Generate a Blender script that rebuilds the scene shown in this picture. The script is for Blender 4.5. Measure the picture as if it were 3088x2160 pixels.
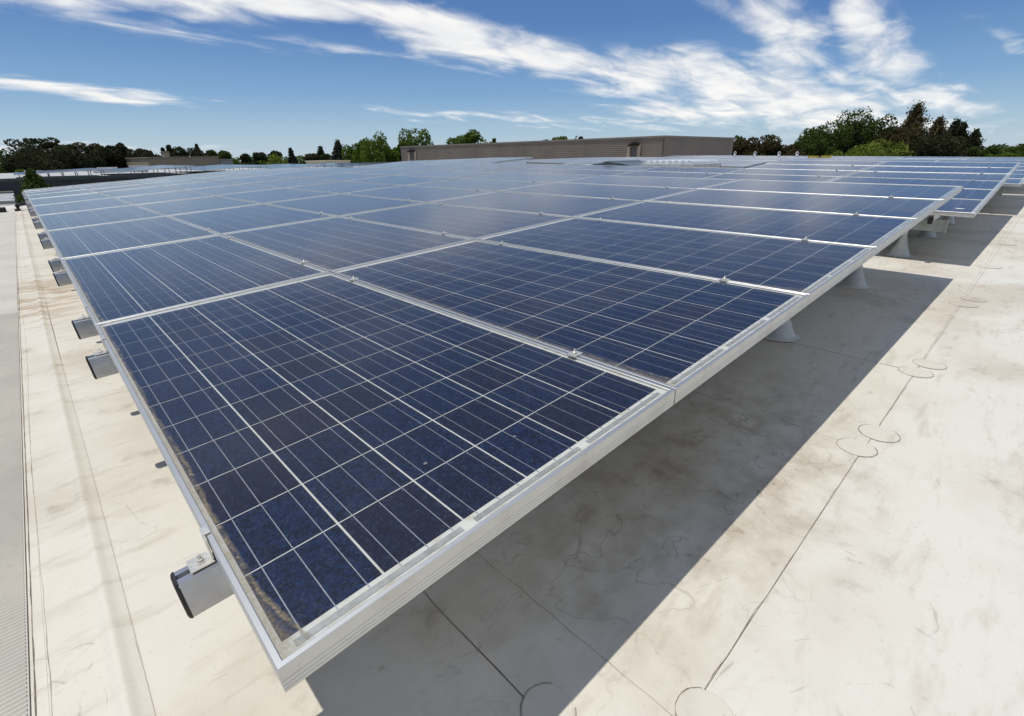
import bpy, bmesh, math, random
import numpy as np
from mathutils import Vector, Matrix

for o in list(bpy.data.objects): bpy.data.objects.remove(o)
scene = bpy.context.scene
COL = scene.collection
R_ = math.radians
rng = random.Random(7)
nrng = np.random.default_rng(11)

# ------------------------------------------------------------------ camera
# world: X = up the slope of the solar blocks, Y = along the blocks, Z up;
# origin = top of the near low corner of the front block, roof about 0.53 m below
CAM = Vector((-0.0671, -0.5153, 0.6048))
RT = Vector((0.72075, -0.69306, -0.01345)).normalized()
FW = Vector((0.63575, 0.66864, -0.38568)).normalized()
UP = RT.cross(FW).normalized()
cam_d = bpy.data.cameras.new('camera'); cam = bpy.data.objects.new('camera', cam_d); COL.objects.link(cam)
cam_d.sensor_width = 36; cam_d.lens = 17.04; cam_d.clip_start = 0.02; cam_d.clip_end = 5000
mw = Matrix.Identity(4)
for r in range(3):
    mw[r][0], mw[r][1], mw[r][2], mw[r][3] = RT[r], UP[r], -FW[r], CAM[r]
cam.matrix_world = mw
scene.camera = cam

# ------------------------------------------------------------------ node helper
class NT:
    def __init__(s, tree): s.t = tree; s.n = tree.nodes; s.l = tree.links
    def new(s, typ, **kw):
        n = s.n.new(typ)
        for k, v in kw.items(): setattr(n, k, v)
        return n
    def put(s, sock, v):
        if v is None: return
        if isinstance(v, bpy.types.NodeSocket): s.l.new(v, sock)
        else:
            if hasattr(sock.default_value, '__len__') and not isinstance(v, (tuple, list)):
                v = (v,) * len(sock.default_value)
            if hasattr(sock.default_value, '__len__') and len(sock.default_value) == 4 and len(v) == 3: v = (*v, 1)
            sock.default_value = v
    def m(s, op, a, b=None, c=None, clamp=False):
        n = s.new('ShaderNodeMath', operation=op, use_clamp=clamp)
        for i, v in enumerate((a, b, c)):
            if v is not None: s.put(n.inputs[i], v)
        return n.outputs[0]
    def vm(s, op, a, b=None):
        n = s.new('ShaderNodeVectorMath', operation=op)
        s.put(n.inputs[0], a)
        if b is not None: s.put(n.inputs[1], b)
        return n.outputs[1] if op in ('DOT_PRODUCT', 'LENGTH') else n.outputs[0]
    def mix(s, f, a, b, blend='MIX'):
        n = s.new('ShaderNodeMix', data_type='RGBA', blend_type=blend)
        s.put(n.inputs[0], f); s.put(n.inputs[6], a); s.put(n.inputs[7], b)
        return n.outputs[2]
    def noise(s, vec, scale, detail=4, rough=.55, dist=0.0, w=None):
        n = s.new('ShaderNodeTexNoise', noise_dimensions='4D' if w is not None else '3D')
        if vec is not None: s.put(n.inputs['Vector'], vec)
        if w is not None: s.put(n.inputs['W'], w)
        s.put(n.inputs['Scale'], scale); s.put(n.inputs['Detail'], detail)
        s.put(n.inputs['Roughness'], rough); s.put(n.inputs['Distortion'], dist)
        return n.outputs[0]
    def voro(s, vec, scale, feature='F1'):
        n = s.new('ShaderNodeTexVoronoi', feature=feature)
        s.put(n.inputs['Vector'], vec); s.put(n.inputs['Scale'], scale)
        return n
    def ss(s, v, a, b):                     # smoothstep a..b -> 0..1
        n = s.new('ShaderNodeMapRange', interpolation_type='SMOOTHSTEP')
        s.put(n.inputs[0], v); s.put(n.inputs[1], a); s.put(n.inputs[2], b)
        return n.outputs[0]
    def scale(s, v, k):
        n = s.new('ShaderNodeMapping'); s.put(n.inputs[0], v); n.inputs[3].default_value = k
        return n.outputs[0]
    def bump(s, h, strength=.3, dist=.01):
        n = s.new('ShaderNodeBump'); s.put(n.inputs['Height'], h)
        n.inputs['Strength'].default_value = strength; n.inputs['Distance'].default_value = dist
        return n.outputs[0]

# ------------------------------------------------------------------ world: clear blue sky with drifting cirrus
SUN_TO = Vector((-0.20, 0.165, 1.0)).normalized()
SUN_EL = math.asin(SUN_TO.z); SUN_ROT = math.atan2(SUN_TO.x, SUN_TO.y)
world = bpy.data.worlds.new('World'); scene.world = world; world.use_nodes = True
W = NT(world.node_tree); W.n.clear()
sky = W.new('ShaderNodeTexSky', sky_type='NISHITA', sun_disc=False)
sky.sun_elevation = SUN_EL; sky.sun_rotation = SUN_ROT
sky.altitude = 50; sky.air_density = 1.0; sky.dust_density = 0.2; sky.ozone_density = 1.5
CLOUDS = [  # direction of the bank's middle, length axis, width axis, thickness
    ((0.39, 0.894, 0.2206), (4.126, -1.529, -1.096), (4.489, 9.513, -46.485), 1.0),
    ((0.5878, 0.7864, 0.19), (5.545, -3.506, -2.646), (-2.362, 9.334, -31.317), 1.1),
    ((0.7226, 0.6729, 0.1582), (6.545, -6.468, -2.382), (-1.406, 11.42, -42.169), 1.1),
    ((0.1624, 0.9703, 0.1794), (4.835, -0.43, -2.051), (-3.617, 14.191, -73.479), 0.5),
    ((0.1288, 0.9715, 0.1988), (6.462, -0.428, -2.093), (7.789, 14.346, -75.15), 0.75),
    ((0.1111, 0.9893, 0.0942), (7.231, -0.571, -2.534), (-3.577, 10.594, -107.096), 0.95),
    ((0.8412, 0.5256, 0.1272), (4.762, -8.006, 1.591), (3.726, 1.694, -31.635), 1.0),
    ((0.9295, 0.3589, 0.0849), (1.954, -5.12, 0.251), (0.432, 4.708, -24.637), 1.0),
    ((0.8757, 0.4781, 0.0672), (4.152, -7.679, 0.527), (1.027, 5.808, -54.733), 0.9),
    ((0.9243, 0.3424, 0.1688), (4.498, -8.553, -7.278), (-2.483, 17.571, -22.049), 0.85),
    ((0.9642, 0.2254, 0.1396), (2.889, -6.542, -9.392), (-2.901, 25.774, -21.583), 0.9),
    ((0.9862, 0.1495, 0.0712), (1.972, -13.204, 0.41), (0.818, 13.225, -39.107), 0.75),
    ((0.9726, 0.2281, 0.0443), (1.622, -7.185, 1.38), (1.153, 4.23, -47.111), 0.85),
    ((0.987, 0.0895, 0.1336), (2.562, -21.957, -4.223), (6.525, 56.248, -85.911), 0.5),
    ((0.5609, 0.8244, 0.0758), (7.334, -4.858, -1.435), (-2.063, 19.395, -195.682), 0.7),
    ((0.7341, 0.6766, 0.0575), (2.685, -2.898, -0.182), (-0.095, 7.21, -83.592), 0.55),
    ((0.022, 0.9996, 0.0152), (11.926, -0.204, -3.845), (-5.915, 1.998, -122.85), 0.6),
    ((0.1609, 0.9868, 0.0183), (6.021, -0.95, -1.716), (-6.807, 4.3, -172.163), 0.5),
    ((0.8843, 0.4181, 0.2078), (4.22, -8.696, -0.458), (4.874, 17.942, -56.846), 0.6),
    ((0.4103, 0.8962, 0.1688), (4.923, -1.979, -1.459), (1.76, 12.504, -70.67), 0.35),
]
tc = W.new('ShaderNodeTexCoord'); D = tc.outputs['Generated']
wn = W.new('ShaderNodeTexNoise'); W.put(wn.inputs['Vector'], D); wn.inputs['Scale'].default_value = 7; wn.inputs['Detail'].default_value = 2
warp = W.vm('SCALE', W.vm('SUBTRACT', wn.outputs['Color'], (.5, .5, .5))); warp.node.inputs['Scale'].default_value = .035
DW = W.vm('ADD', D, warp)
total = None
for c, t, b, s in CLOUDS:
    dt = W.vm('DOT_PRODUCT', DW, t); db = W.vm('DOT_PRODUCT', DW, b)
    q = W.m('MULTIPLY_ADD', db, db, W.m('MULTIPLY', dt, dt))
    g = W.m('MULTIPLY', W.m('EXPONENT', W.m('MULTIPLY', q, -.62)), s)
    total = g if total is None else W.m('MAXIMUM', total, g)
total = W.m('MULTIPLY', total, W.m('GREATER_THAN', W.vm('DOT_PRODUCT', D, (.69, .72, 0)), .3))   # those banks stand on one side of the sky
sep = W.new('ShaderNodeSeparateXYZ'); W.l.new(D, sep.inputs[0])
zz = W.m('ADD', W.m('MAXIMUM', sep.outputs[2], 0.0), .11)
comb = W.new('ShaderNodeCombineXYZ')
W.put(comb.inputs[0], W.m('DIVIDE', sep.outputs[0], zz)); W.put(comb.inputs[1], W.m('DIVIDE', sep.outputs[1], zz))
P2 = comb.outputs[0]
big = W.noise(P2, .55, 2, .5, .3)                                   # unseen cirrus overhead, its cover raised to whiten and lift the shadow fill
total = W.m('MAXIMUM', total, W.m('MULTIPLY', W.ss(big, .40, .64), W.m('MULTIPLY', W.ss(sep.outputs[2], .25, .42), .95)))
PS = W.scale(P2, (1.0, 2.2, 1)); PS.node.inputs[2].default_value = (0, 0, R_(-38))
n1 = W.noise(PS, 1.7, 6, .55, .6)
n2 = W.noise(P2, 4.0, 4, .55, .4)
nn = W.m('ADD', W.m('MULTIPLY', n1, .80), W.m('MULTIPLY', n2, .20))
den = W.m('ADD', total, W.m('MULTIPLY', W.m('SUBTRACT', nn, .5), 1.9))
den = W.ss(den, .24, 1.05)
den = W.m('MULTIPLY', den, W.ss(total, .06, .40))
ccol = W.mix(W.ss(nn, .3, .7), (5.1, 5.25, 5.5), (6.6, 6.5, 6.3))
ramp = W.new('ShaderNodeValToRGB'); W.put(ramp.inputs[0], sep.outputs[2]); el = ramp.color_ramp.elements
el[0].position = 0.0; el[0].color = (.32, .43, .54, 1); el[1].position = 1.0; el[1].color = (.05, .12, .27, 1)
for ps, c in ((.04, (.245, .375, .51, 1)), (.10, (.125, .258, .455, 1)), (.20, (.048, .138, .350, 1)), (.30, (.038, .110, .29, 1)), (.6, (.05, .115, .26, 1))):
    e_ = el.new(ps); e_.color = c
grad = W.vm('SCALE', ramp.outputs[0]); grad.node.inputs['Scale'].default_value = 8.2
skyb = W.mix(.85, sky.outputs[0], grad)
skyc = W.mix(W.m('MULTIPLY', den, .95), skyb, ccol)
bg = W.new('ShaderNodeBackground'); W.l.new(skyc, bg.inputs[0]); bg.inputs[1].default_value = 0.128
world.cycles.sampling_method = 'MANUAL'; world.cycles.sample_map_resolution = 256
wo = W.new('ShaderNodeOutputWorld'); W.l.new(bg.outputs[0], wo.inputs[0])

# ------------------------------------------------------------------ sun, exposure
sd = bpy.data.lights.new('sun', 'SUN'); sd.energy = 2.85; sd.angle = R_(0.53); sd.color = (1, .97, .905)
so = bpy.data.objects.new('sun', sd); COL.objects.link(so)
so.rotation_euler = SUN_TO.to_track_quat('Z', 'Y').to_euler(); so.location = (0, 0, 30)
vs = scene.view_settings; vs.view_transform = 'Standard'; vs.look = 'None'; vs.exposure = 0.25; vs.gamma = 1; vs.use_curve_mapping = False
scene.render.engine = 'CYCLES'
scene.cycles.max_bounces = 8; scene.cycles.transparent_max_bounces = 12
scene.cycles.sample_clamp_indirect = 6

# ------------------------------------------------------------------ mesh helpers
def mesh(name, v, f, mat=None, smooth=False):
    me = bpy.data.meshes.new(name); me.from_pydata([tuple(p) for p in v], [], f); me.update()
    if mat: me.materials.append(mat)
    if smooth:
        for p in me.polygons: p.use_smooth = True
    return me
def obj(name, me, parent=None, loc=None, mat4=None):
    o = bpy.data.objects.new(name, me); COL.objects.link(o)
    if parent: o.parent = parent
    if mat4 is not None: o.matrix_world = mat4 if parent is None else mat4
    if loc is not None: o.location = loc
    return o
def tag(o, label=None, cat=None, group=None, kind=None):
    if label: o['label'] = label
    if cat: o['category'] = cat
    if group: o['group'] = group
    if kind: o['kind'] = kind
    return o
def empty(name, label, cat, group=None, loc=(0, 0, 0), mat4=None):
    o = bpy.data.objects.new(name, None); COL.objects.link(o); o.empty_display_size = .1
    if mat4 is not None: o.matrix_world = mat4
    else: o.location = loc
    return tag(o, label, cat, group)
class MB:
    def __init__(s): s.v = []; s.f = []
    def add(s, v, f):
        k = len(s.v); s.v += [tuple(p) for p in v]; s.f += [tuple(i + k for i in q) for q in f]; return s
    def box(s, x0, x1, y0, y1, z0, z1):
        return s.add([(x0, y0, z0), (x1, y0, z0), (x1, y1, z0), (x0, y1, z0), (x0, y0, z1), (x1, y0, z1), (x1, y1, z1), (x0, y1, z1)],
                     [(0, 3, 2, 1), (4, 5, 6, 7), (0, 1, 5, 4), (1, 2, 6, 5), (2, 3, 7, 6), (3, 0, 4, 7)])
    def tube(s, pts, rad, n=8, caps=True):
        pts = [Vector(p) for p in pts]
        if not hasattr(rad, '__len__'): rad = [rad] * len(pts)
        base = len(s.v); v = []; f = []
        for i, p in enumerate(pts):
            d = (pts[min(i + 1, len(pts) - 1)] - pts[max(i - 1, 0)]).normalized()
            a = d.orthogonal().normalized() if abs(d.z) < .99 else Vector((1, 0, 0)); b = d.cross(a).normalized(); a = b.cross(d)
            for k in range(n):
                w = 2 * math.pi * k / n; v.append(p + (a * math.cos(w) + b * math.sin(w)) * rad[i])
        for i in range(len(pts) - 1):
            for k in range(n):
                f.append((i * n + k, i * n + (k + 1) % n, (i + 1) * n + (k + 1) % n, (i + 1) * n + k))
        if caps: f += [tuple(range(n))[::-1], tuple((len(pts) - 1) * n + k for k in range(n))]
        return s.add(v, f)
    def lathe(s, prof, n=20, cx=0, cy=0, cap=True):
        v = []; f = []
        for r, z in prof:
            for k in range(n):
                w = 2 * math.pi * k / n; v.append((cx + r * math.cos(w), cy + r * math.sin(w), z))
        for i in range(len(prof) - 1):
            for k in range(n): f.append((i * n + k, i * n + (k + 1) % n, (i + 1) * n + (k + 1) % n, (i + 1) * n + k))
        if cap: f.append(tuple((len(prof) - 1) * n + k for k in range(n)))
        return s.add(v, f)
    def mesh(s, name, mat=None, smooth=False): return mesh(name, s.v, s.f, mat, smooth)
def ordw(n): return ['first', 'second', 'third', 'fourth', 'fifth', 'sixth', 'seventh', 'eighth', 'ninth', 'tenth', 'eleventh', 'twelfth',
                     'thirteenth', 'fourteenth', 'fifteenth', 'sixteenth', 'seventeenth', 'eighteenth', 'nineteenth', 'twentieth'][n]

# ------------------------------------------------------------------ materials
def material(name):
    m = bpy.data.materials.new(name); m.use_nodes = True; t = NT(m.node_tree); t.n.clear()
    out = t.new('ShaderNodeOutputMaterial'); return m, t, out
def principled(t, out, color, rough=.6, metal=0.0, normal=None, spec=None, coat=None):
    b = t.new('ShaderNodeBsdfPrincipled'); t.put(b.inputs['Base Color'], color); t.put(b.inputs['Roughness'], rough); t.put(b.inputs['Metallic'], metal)
    if normal is not None: t.put(b.inputs['Normal'], normal)
    if spec is not None: t.put(b.inputs['Specular IOR Level'], spec)
    t.l.new(b.outputs[0], out.inputs[0]); return b
def simple(name, color, rough=.6, metal=0.0, var=.15, scale=3.0, spec=None):
    m, t, out = material(name); tc = t.new('ShaderNodeTexCoord')
    n = t.noise(tc.outputs['Object'], scale, 5, .6)
    lo = tuple(c * (1 - var) for c in color); hi = tuple(min(1, c * (1 + var)) for c in color)
    principled(t, out, t.mix(t.ss(n, .3, .7), lo, hi), rough, metal, t.bump(n, .08, .01), spec); return m

def roof_material(name, base, dirt, amount=1.0, lines=True):
    m, t, out = material(name); g = t.new('ShaderNodeNewGeometry'); P = g.outputs['Position']
    n1 = t.noise(P, 1.1, 4, .62, .4); n2 = t.noise(P, 7, 5, .62); n3 = t.noise(P, 70, 3, .6)
    streak = t.noise(t.scale(P, (1.5, 6, 1)), 2.6, 4, .66, .2)
    col = t.mix(t.m('MULTIPLY', t.ss(n1, .42, .75), .55 * amount), base, dirt)
    col = t.mix(t.m('MULTIPLY', t.ss(streak, .50, .78), .40 * amount), col, tuple(c * .80 for c in dirt))
    blot = t.m('MULTIPLY', t.ss(n2, .56, .76), t.ss(n1, .42, .62))
    col = t.mix(t.m('MULTIPLY', blot, .70 * amount), col, tuple(c * .62 for c in dirt))
    col = t.mix(t.m('MULTIPLY', t.ss(n3, .58, .82), .28 * amount), col, tuple(c * .7 for c in dirt))
    if lines:                                                       # tide lines of dried puddles
        dd = t.vm('LENGTH', t.vm('MULTIPLY', t.vm('SUBTRACT', P, (1.6, .12, -.53)), (.62, 1.5, 0.0)))     # where water ponds below the panel edge
        pond = t.m('SUBTRACT', 1.0, t.ss(dd, .35, 1.0))
        col = t.mix(t.m('MULTIPLY', pond, t.m('MULTIPLY', t.ss(n2, .36, .66), .42)), col, (.27, .21, .14))
        dd2 = t.vm('LENGTH', t.vm('MULTIPLY', t.vm('SUBTRACT', P, (-.20, 5.6, -.53)), (3.0, .75, 0.0)))
        col = t.mix(t.m('MULTIPLY', t.m('SUBTRACT', 1.0, t.ss(dd2, .3, 1.2)), t.m('MULTIPLY', t.ss(streak, .40, .60), .65)), col, (.34, .22, .10))
        w3 = t.noise(P, 4.2, 3, .5, .5)
        ln3 = t.m('MULTIPLY', t.m('SUBTRACT', 1.0, t.ss(t.m('ABSOLUTE', t.m('SUBTRACT', w3, .52)), .0, .010)), pond)
        col = t.mix(t.m('MULTIPLY', ln3, .36), col, (.16, .125, .085))
        w = t.noise(P, 1.7, 3, .5, .6)
        ln = t.m('MULTIPLY', t.m('SUBTRACT', 1.0, t.ss(t.m('ABSOLUTE', t.m('SUBTRACT', w, .50)), .0008, .0042)), t.ss(streak, .46, .60))
        col = t.mix(t.m('MULTIPLY', ln, .26), col, (.12, .10, .07))
        sp = t.voro(P, 26); specks = t.m('MULTIPLY', t.m('LESS_THAN', sp.outputs['Distance'], .035), t.ss(n2, .54, .62))
        col = t.mix(t.m('MULTIPLY', specks, .6), col, (.10, .07, .04))
    principled(t, out, col, .6, 0, t.bump(t.m('MULTIPLY_ADD', n3, .06, n2), .22, .02), .3); return m
M_ROOF = roof_material('roof_membrane', (.650, .608, .525), (.42, .35, .255))
M_ROOF2 = roof_material('roof_membrane_clean', (.655, .622, .55), (.45, .38, .285), 1.0)
M_PATCH = roof_material('membrane_patch', (.615, .575, .495), (.40, .335, .245), 1.0, False)
M_FARROOF = roof_material('far_roof_membrane', (.47, .46, .44), (.34, .32, .28), .6, False)
M_LINK = simple('grey_felt_roof', (.33, .34, .34), .9, 0, .2, 1.0)
M_BEAD = simple('grimy_lap_edge', (.17, .135, .095), .9, 0, .5, 40)
M_BEADD = simple('dusty_lap_edge', (.26, .21, .15), .9, 0, .5, 40)
M_BEADL = simple('pale_lap_edge', (.36, .31, .24), .9, 0, .4, 40)
M_WHITE = simple('white_boot_coating', (.60, .585, .54), .55, 0, .1, 9)
M_GALV = simple('galvanised_steel', (.36, .38, .36), .5, .5, .18, 14)
M_STEEL = simple('bolt_steel', (.72, .69, .62), .42, .75, .15, 60)
M_RAIL = simple('mill_aluminium', (.42, .43, .455), .38, .85, .08, 20)
M_BLACK = simple('black_plastic', (.012, .011, .010), .6, 0, .2, 30)
M_YEL = simple('yellow_paint', (.62, .46, .02), .5, 0, .15, 8)
M_PAPER = simple('white_plastic_scrap', (.78, .78, .77), .5, 0, .05, 30)

def frame_material():
    m, t, out = material('anodised_frame'); tc = t.new('ShaderNodeTexCoord'); P = tc.outputs['Object']
    n = t.noise(P, 9, 4, .6)
    col = t.mix(t.m('MULTIPLY', t.ss(n, .45, .75), .4), (.60, .595, .575), (.46, .43, .38))
    principled(t, out, col, t.m('ADD', .40, t.m('MULTIPLY', n, .15)), .90); return m
M_FRAME = frame_material()
def back_material():
    m, t, out = material('white_backsheet'); tc = t.new('ShaderNodeTexCoord'); P = tc.outputs['Object']
    n = t.noise(P, 30, 5, .6)
    principled(t, out, t.mix(t.ss(n, .45, .8), (.60, .59, .56), (.47, .42, .34)), .6); return m
M_BACK = back_material()
M_RIB = simple('tinned_ribbon', (.42, .43, .47), .45, .6, .1, 60)
M_TAPE = simple('bus_tape', (.36, .36, .36), .5, .35, .15, 60)
def cell_material():
    m, t, out = material('polycrystalline_silicon'); g = t.new('ShaderNodeNewGeometry'); oi = t.new('ShaderNodeObjectInfo')
    tc = t.new('ShaderNodeTexCoord'); P = tc.outputs['Object']
    rnd = t.m('FRACT', t.m('ADD', t.m('MULTIPLY', g.outputs['Random Per Island'], 7.31), t.m('MULTIPLY', oi.outputs['Random'], 5.77)))
    off = t.new('ShaderNodeCombineXYZ'); t.put(off.inputs[0], t.m('MULTIPLY', rnd, 37.0)); t.put(off.inputs[1], t.m('MULTIPLY', rnd, 91.0))
    Q = t.vm('ADD', P, off.outputs[0])
    wob = t.new('ShaderNodeTexNoise'); t.put(wob.inputs['Vector'], Q); wob.inputs['Scale'].default_value = 140; wob.inputs['Detail'].default_value = 1
    Qw = t.vm('ADD', Q, t.vm('SCALE', t.vm('SUBTRACT', wob.outputs['Color'], (.5, .5, .5)))); Qw.node.inputs[1].links[0].from_node.inputs['Scale'].default_value = .018
    v = t.voro(Qw, 150); sepc = t.new('ShaderNodeSeparateColor'); t.l.new(v.outputs['Color'], sepc.inputs[0])
    v2 = t.voro(Qw, 260); sep2 = t.new('ShaderNodeSeparateColor'); t.l.new(v2.outputs['Color'], sep2.inputs[0])
    gr = t.m('ADD', t.m('MULTIPLY', sepc.outputs[0], .55), t.m('MULTIPLY', sep2.outputs[0], .45))
    col = t.mix(t.ss(gr, .1, .9), (.0020, .0032, .011), (.010, .022, .078))
    col = t.mix(t.m('MULTIPLY', t.ss(rnd, .45, .95), .75), col, t.mix(sep2.outputs[1], (.012, .0065, .018), (.007, .010, .030)))
    col = t.mix(t.m('MULTIPLY', t.ss(sep2.outputs[2], .80, .95), .35), col, (.060, .075, .12))
    principled(t, out, col, .5, 0, None, .3); return m
M_CELL = cell_material()

PW, PL = 0.995, 1.990            # panel outer size; pitch adds the gaps
PU, PV = 1.0, 1.994
LIP = 0.010
def glass_material(name, dirt_edge):
    """Tempered cover glass with a film of dust; run-off has left a crust of soil along the low edge."""
    m, t, out = material(name); tc = t.new('ShaderNodeTexCoord'); P = tc.outputs['Object']; oi = t.new('ShaderNodeObjectInfo'); rnd = oi.outputs['Random']
    s = t.new('ShaderNodeSeparateXYZ'); t.l.new(P, s.inputs[0]); x, y = s.outputs[0], s.outputs[1]
    ofs = t.new('ShaderNodeCombineXYZ'); t.put(ofs.inputs[2], t.m('MULTIPLY', rnd, 30.0)); Q = t.vm('ADD', P, ofs.outputs[0])
    n1 = t.noise(Q, 2.2, 3, .6, .4); n2 = t.noise(Q, 24, 4, .65); n3 = t.noise(Q, 190, 2, .6)
    film = t.m('MULTIPLY_ADD', t.ss(n1, .30, .8), .022, .006)
    film = t.m('ADD', film, t.m('MULTIPLY', t.ss(n2, .52, .85), .035))
    film = t.m('ADD', film, t.m('MULTIPLY', t.ss(n3, .58, .8), .030))
    film = t.m('MULTIPLY', film, t.m('MULTIPLY_ADD', rnd, .9, .5))
    gi = t.new('ShaderNodeNewGeometry'); cosv = t.m('MAXIMUM', t.m('ABSOLUTE', t.vm('DOT_PRODUCT', gi.outputs['Incoming'], gi.outputs['Normal'])), .03)
    film = t.m('SUBTRACT', 1.0, t.m('EXPONENT', t.m('DIVIDE', t.m('MULTIPLY', film, -.55), cosv)))   # a dust layer covers more when seen slantwise
    # soil crust next to the low edge and in the low near corner
    wob = t.m('MULTIPLY', t.m('SUBTRACT', n2, .5), .022)
    ylow = t.m('SUBTRACT', y, LIP)
    cor = t.m('MULTIPLY', t.m('EXPONENT', t.m('MULTIPLY', ylow, -9.0)), t.m('MULTIPLY', rnd, .055))
    wid = t.m('ADD', t.m('MULTIPLY_ADD', n1, .034, -.004), cor)
    d = t.m('ADD', t.m('SUBTRACT', x, LIP), wob)
    crust = t.m('SUBTRACT', 1.0, t.ss(d, t.m('MULTIPLY', wid, .1), t.m('MULTIPLY_ADD', wid, 1.3, .004)))
    rim = t.m('SUBTRACT', 1.0, t.ss(t.m('ABSOLUTE', t.m('SUBTRACT', d, t.m('MULTIPLY', wid, 1.15))), .0004, .0075))
    fine = t.m('MULTIPLY_ADD', t.ss(n3, .30, .70), .6, .4)
    soil = t.m('MAXIMUM', t.m('MULTIPLY', crust, .50), t.m('MULTIPLY', t.m('MULTIPLY', rim, t.ss(n2, .34, .62)), .70))
    soil = t.m('MULTIPLY', soil, fine)
    soil = t.m('MULTIPLY', soil, t.ss(t.m('ADD', rnd, dirt_edge), .15, .6))
    end = t.m('MULTIPLY', t.m('SUBTRACT', 1.0, t.ss(ylow, .0, .010)), t.ss(n2, .40, .65))
    soil = t.m('MAXIMUM', soil, t.m('MULTIPLY', end, .6))
    # droppings / flecks
    vo = t.voro(t.vm('ADD', P, oi.outputs['Location']), 5.0)
    fl = t.m('MULTIPLY', t.m('LESS_THAN', t.m('ADD', vo.outputs['Distance'], t.m('MULTIPLY', n3, .03)), .035), .55)
    a = t.m('MAXIMUM', t.m('MAXIMUM', film, soil), fl, clamp=True)
    tr = t.new('ShaderNodeBsdfTransparent'); tr.inputs[0].default_value = (.93, .95, .95, 1)
    gl = t.new('ShaderNodeBsdfGlossy'); gl.inputs['Roughness'].default_value = .17; gl.inputs[0].default_value = (1, 1, 1, 1)
    fr = t.new('ShaderNodeFresnel'); fr.inputs['IOR'].default_value = 1.32
    mx = t.new('ShaderNodeMixShader'); t.l.new(fr.outputs[0], mx.inputs[0]); t.l.new(tr.outputs[0], mx.inputs[1]); t.l.new(gl.outputs[0], mx.inputs[2])
    df = t.new('ShaderNodeBsdfDiffuse')
    t.put(df.inputs[0], t.mix(t.ss(soil, .05, .35), (.30, .295, .29), t.mix(n2, (.26, .20, .12), (.42, .35, .24))))
    mx2 = t.new('ShaderNodeMixShader'); t.put(mx2.inputs[0], a); t.l.new(mx.outputs[0], mx2.inputs[1]); t.l.new(df.outputs[0], mx2.inputs[2])
    t.l.new(mx2.outputs[0], out.inputs[0]); return m
M_GLASS = glass_material('dusty_cover_glass', .45)

# ------------------------------------------------------------------ the roof's gentle warp
def RW(X, Y):
    s = min(max(.0012 * X, 0), .0145); Yc = min(max(Y, 0), 13)
    return s * Yc - .018 * max(Y - 13, 0)
ROOF0 = -0.53
def rz(X, Y): return ROOF0 + RW(X, Y) - .0035 * min(max(X, 0), 7)

def sheet(name, x0, x1, y0, y1, off, mat, parent, step=.8, th=.004):
    nx = max(1, int((x1 - x0) / step)); ny = max(1, int((y1 - y0) / step))
    xs = np.linspace(x0, x1, nx + 1); ys = np.linspace(y0, y1, ny + 1)
    v = [(x, y, rz(x, y) + off) for y in ys for x in xs]; f = []
    for j in range(ny):
        for i in range(nx):
            a = j * (nx + 1) + i; f.append((a, a + 1, a + nx + 2, a + nx + 1))
    n0 = len(v); rim = [i for i in range(nx + 1)] + [j * (nx + 1) + nx for j in range(1, ny + 1)] + [ny * (nx + 1) + i for i in range(nx - 1, -1, -1)] + [j * (nx + 1) for j in range(ny - 1, 0, -1)]
    for k in rim: v.append((v[k][0], v[k][1], v[k][2] - th))
    for k in range(len(rim)): f.append((rim[k], n0 + k, n0 + (k + 1) % len(rim), rim[(k + 1) % len(rim)]))
    o = obj(name, mesh(name, v, f, mat), parent); return o
def bead(name, pts, w, off, mat, parent, th=.0):
    v = []; f = []
    for i, p in enumerate(pts):
        a = Vector(pts[max(i - 1, 0)]); b = Vector(pts[min(i + 1, len(pts) - 1)]); d = (b - a).normalized(); n = Vector((-d.y, d.x))
        ww = w * rng.uniform(.35, 1.25); q = Vector(p) + n * rng.uniform(-.25, .25) * w
        for s in (-1, 1):
            e = q + n * ww * s * .5; v.append((e.x, e.y, rz(e.x, e.y) + off))
    for i in range(len(pts) - 1): f.append((2 * i, 2 * i + 1, 2 * i + 3, 2 * i + 2))
    return obj(name, mesh(name, v, f, mat), parent)

# main roof: deck below the membrane, walls down to the ground
GROUND = -8.0
g = obj('ground', mesh('ground', [(-2500, -2500, GROUND), (2500, -2500, GROUND), (2500, 2500, GROUND), (-2500, 2500, GROUND)], [(0, 1, 2, 3)], simple('dry_ground', (.11, .11, .065), .95, 0, .35, .02)))
tag(g, kind='structure')
def grid_sheet(x0, x1, y0, y1, off, step=1.0):
    nx = max(1, round((x1 - x0) / step)); ny = max(1, round((y1 - y0) / step)); xs = np.linspace(x0, x1, nx + 1); ys = np.linspace(y0, y1, ny + 1)
    v = [(x, y, rz(x, y) + off) for y in ys for x in xs]
    f = [(j * (nx + 1) + i, j * (nx + 1) + i + 1, (j + 1) * (nx + 1) + i + 1, (j + 1) * (nx + 1) + i) for j in range(ny) for i in range(nx)]
    return v, f
b = MB(); b.add(*grid_sheet(-14, 16, -12, 23.5, -.012)); b.add(*grid_sheet(16, 48, -12, 58, -.012, 2.0))
roof = tag(obj('roof', b.mesh('roof', M_ROOF)), kind='structure')
b = MB(); b.box(-14, 16, -12, 23.5, GROUND, -1.6); b.box(16.01, 48, -12, 58, GROUND, -1.6)
tag(obj('building_body', b.mesh('building_body', simple('wall_render', (.42, .36, .28), .85))), kind='structure')
b = MB(); b.box(-14, 16.0, 23.5, 23.62, -1.7, rz(0, 23.5) + .03)
tag(obj('roof_edge_upstand', b.mesh('roof_edge_upstand', M_WHITE)), kind='structure')

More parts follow.
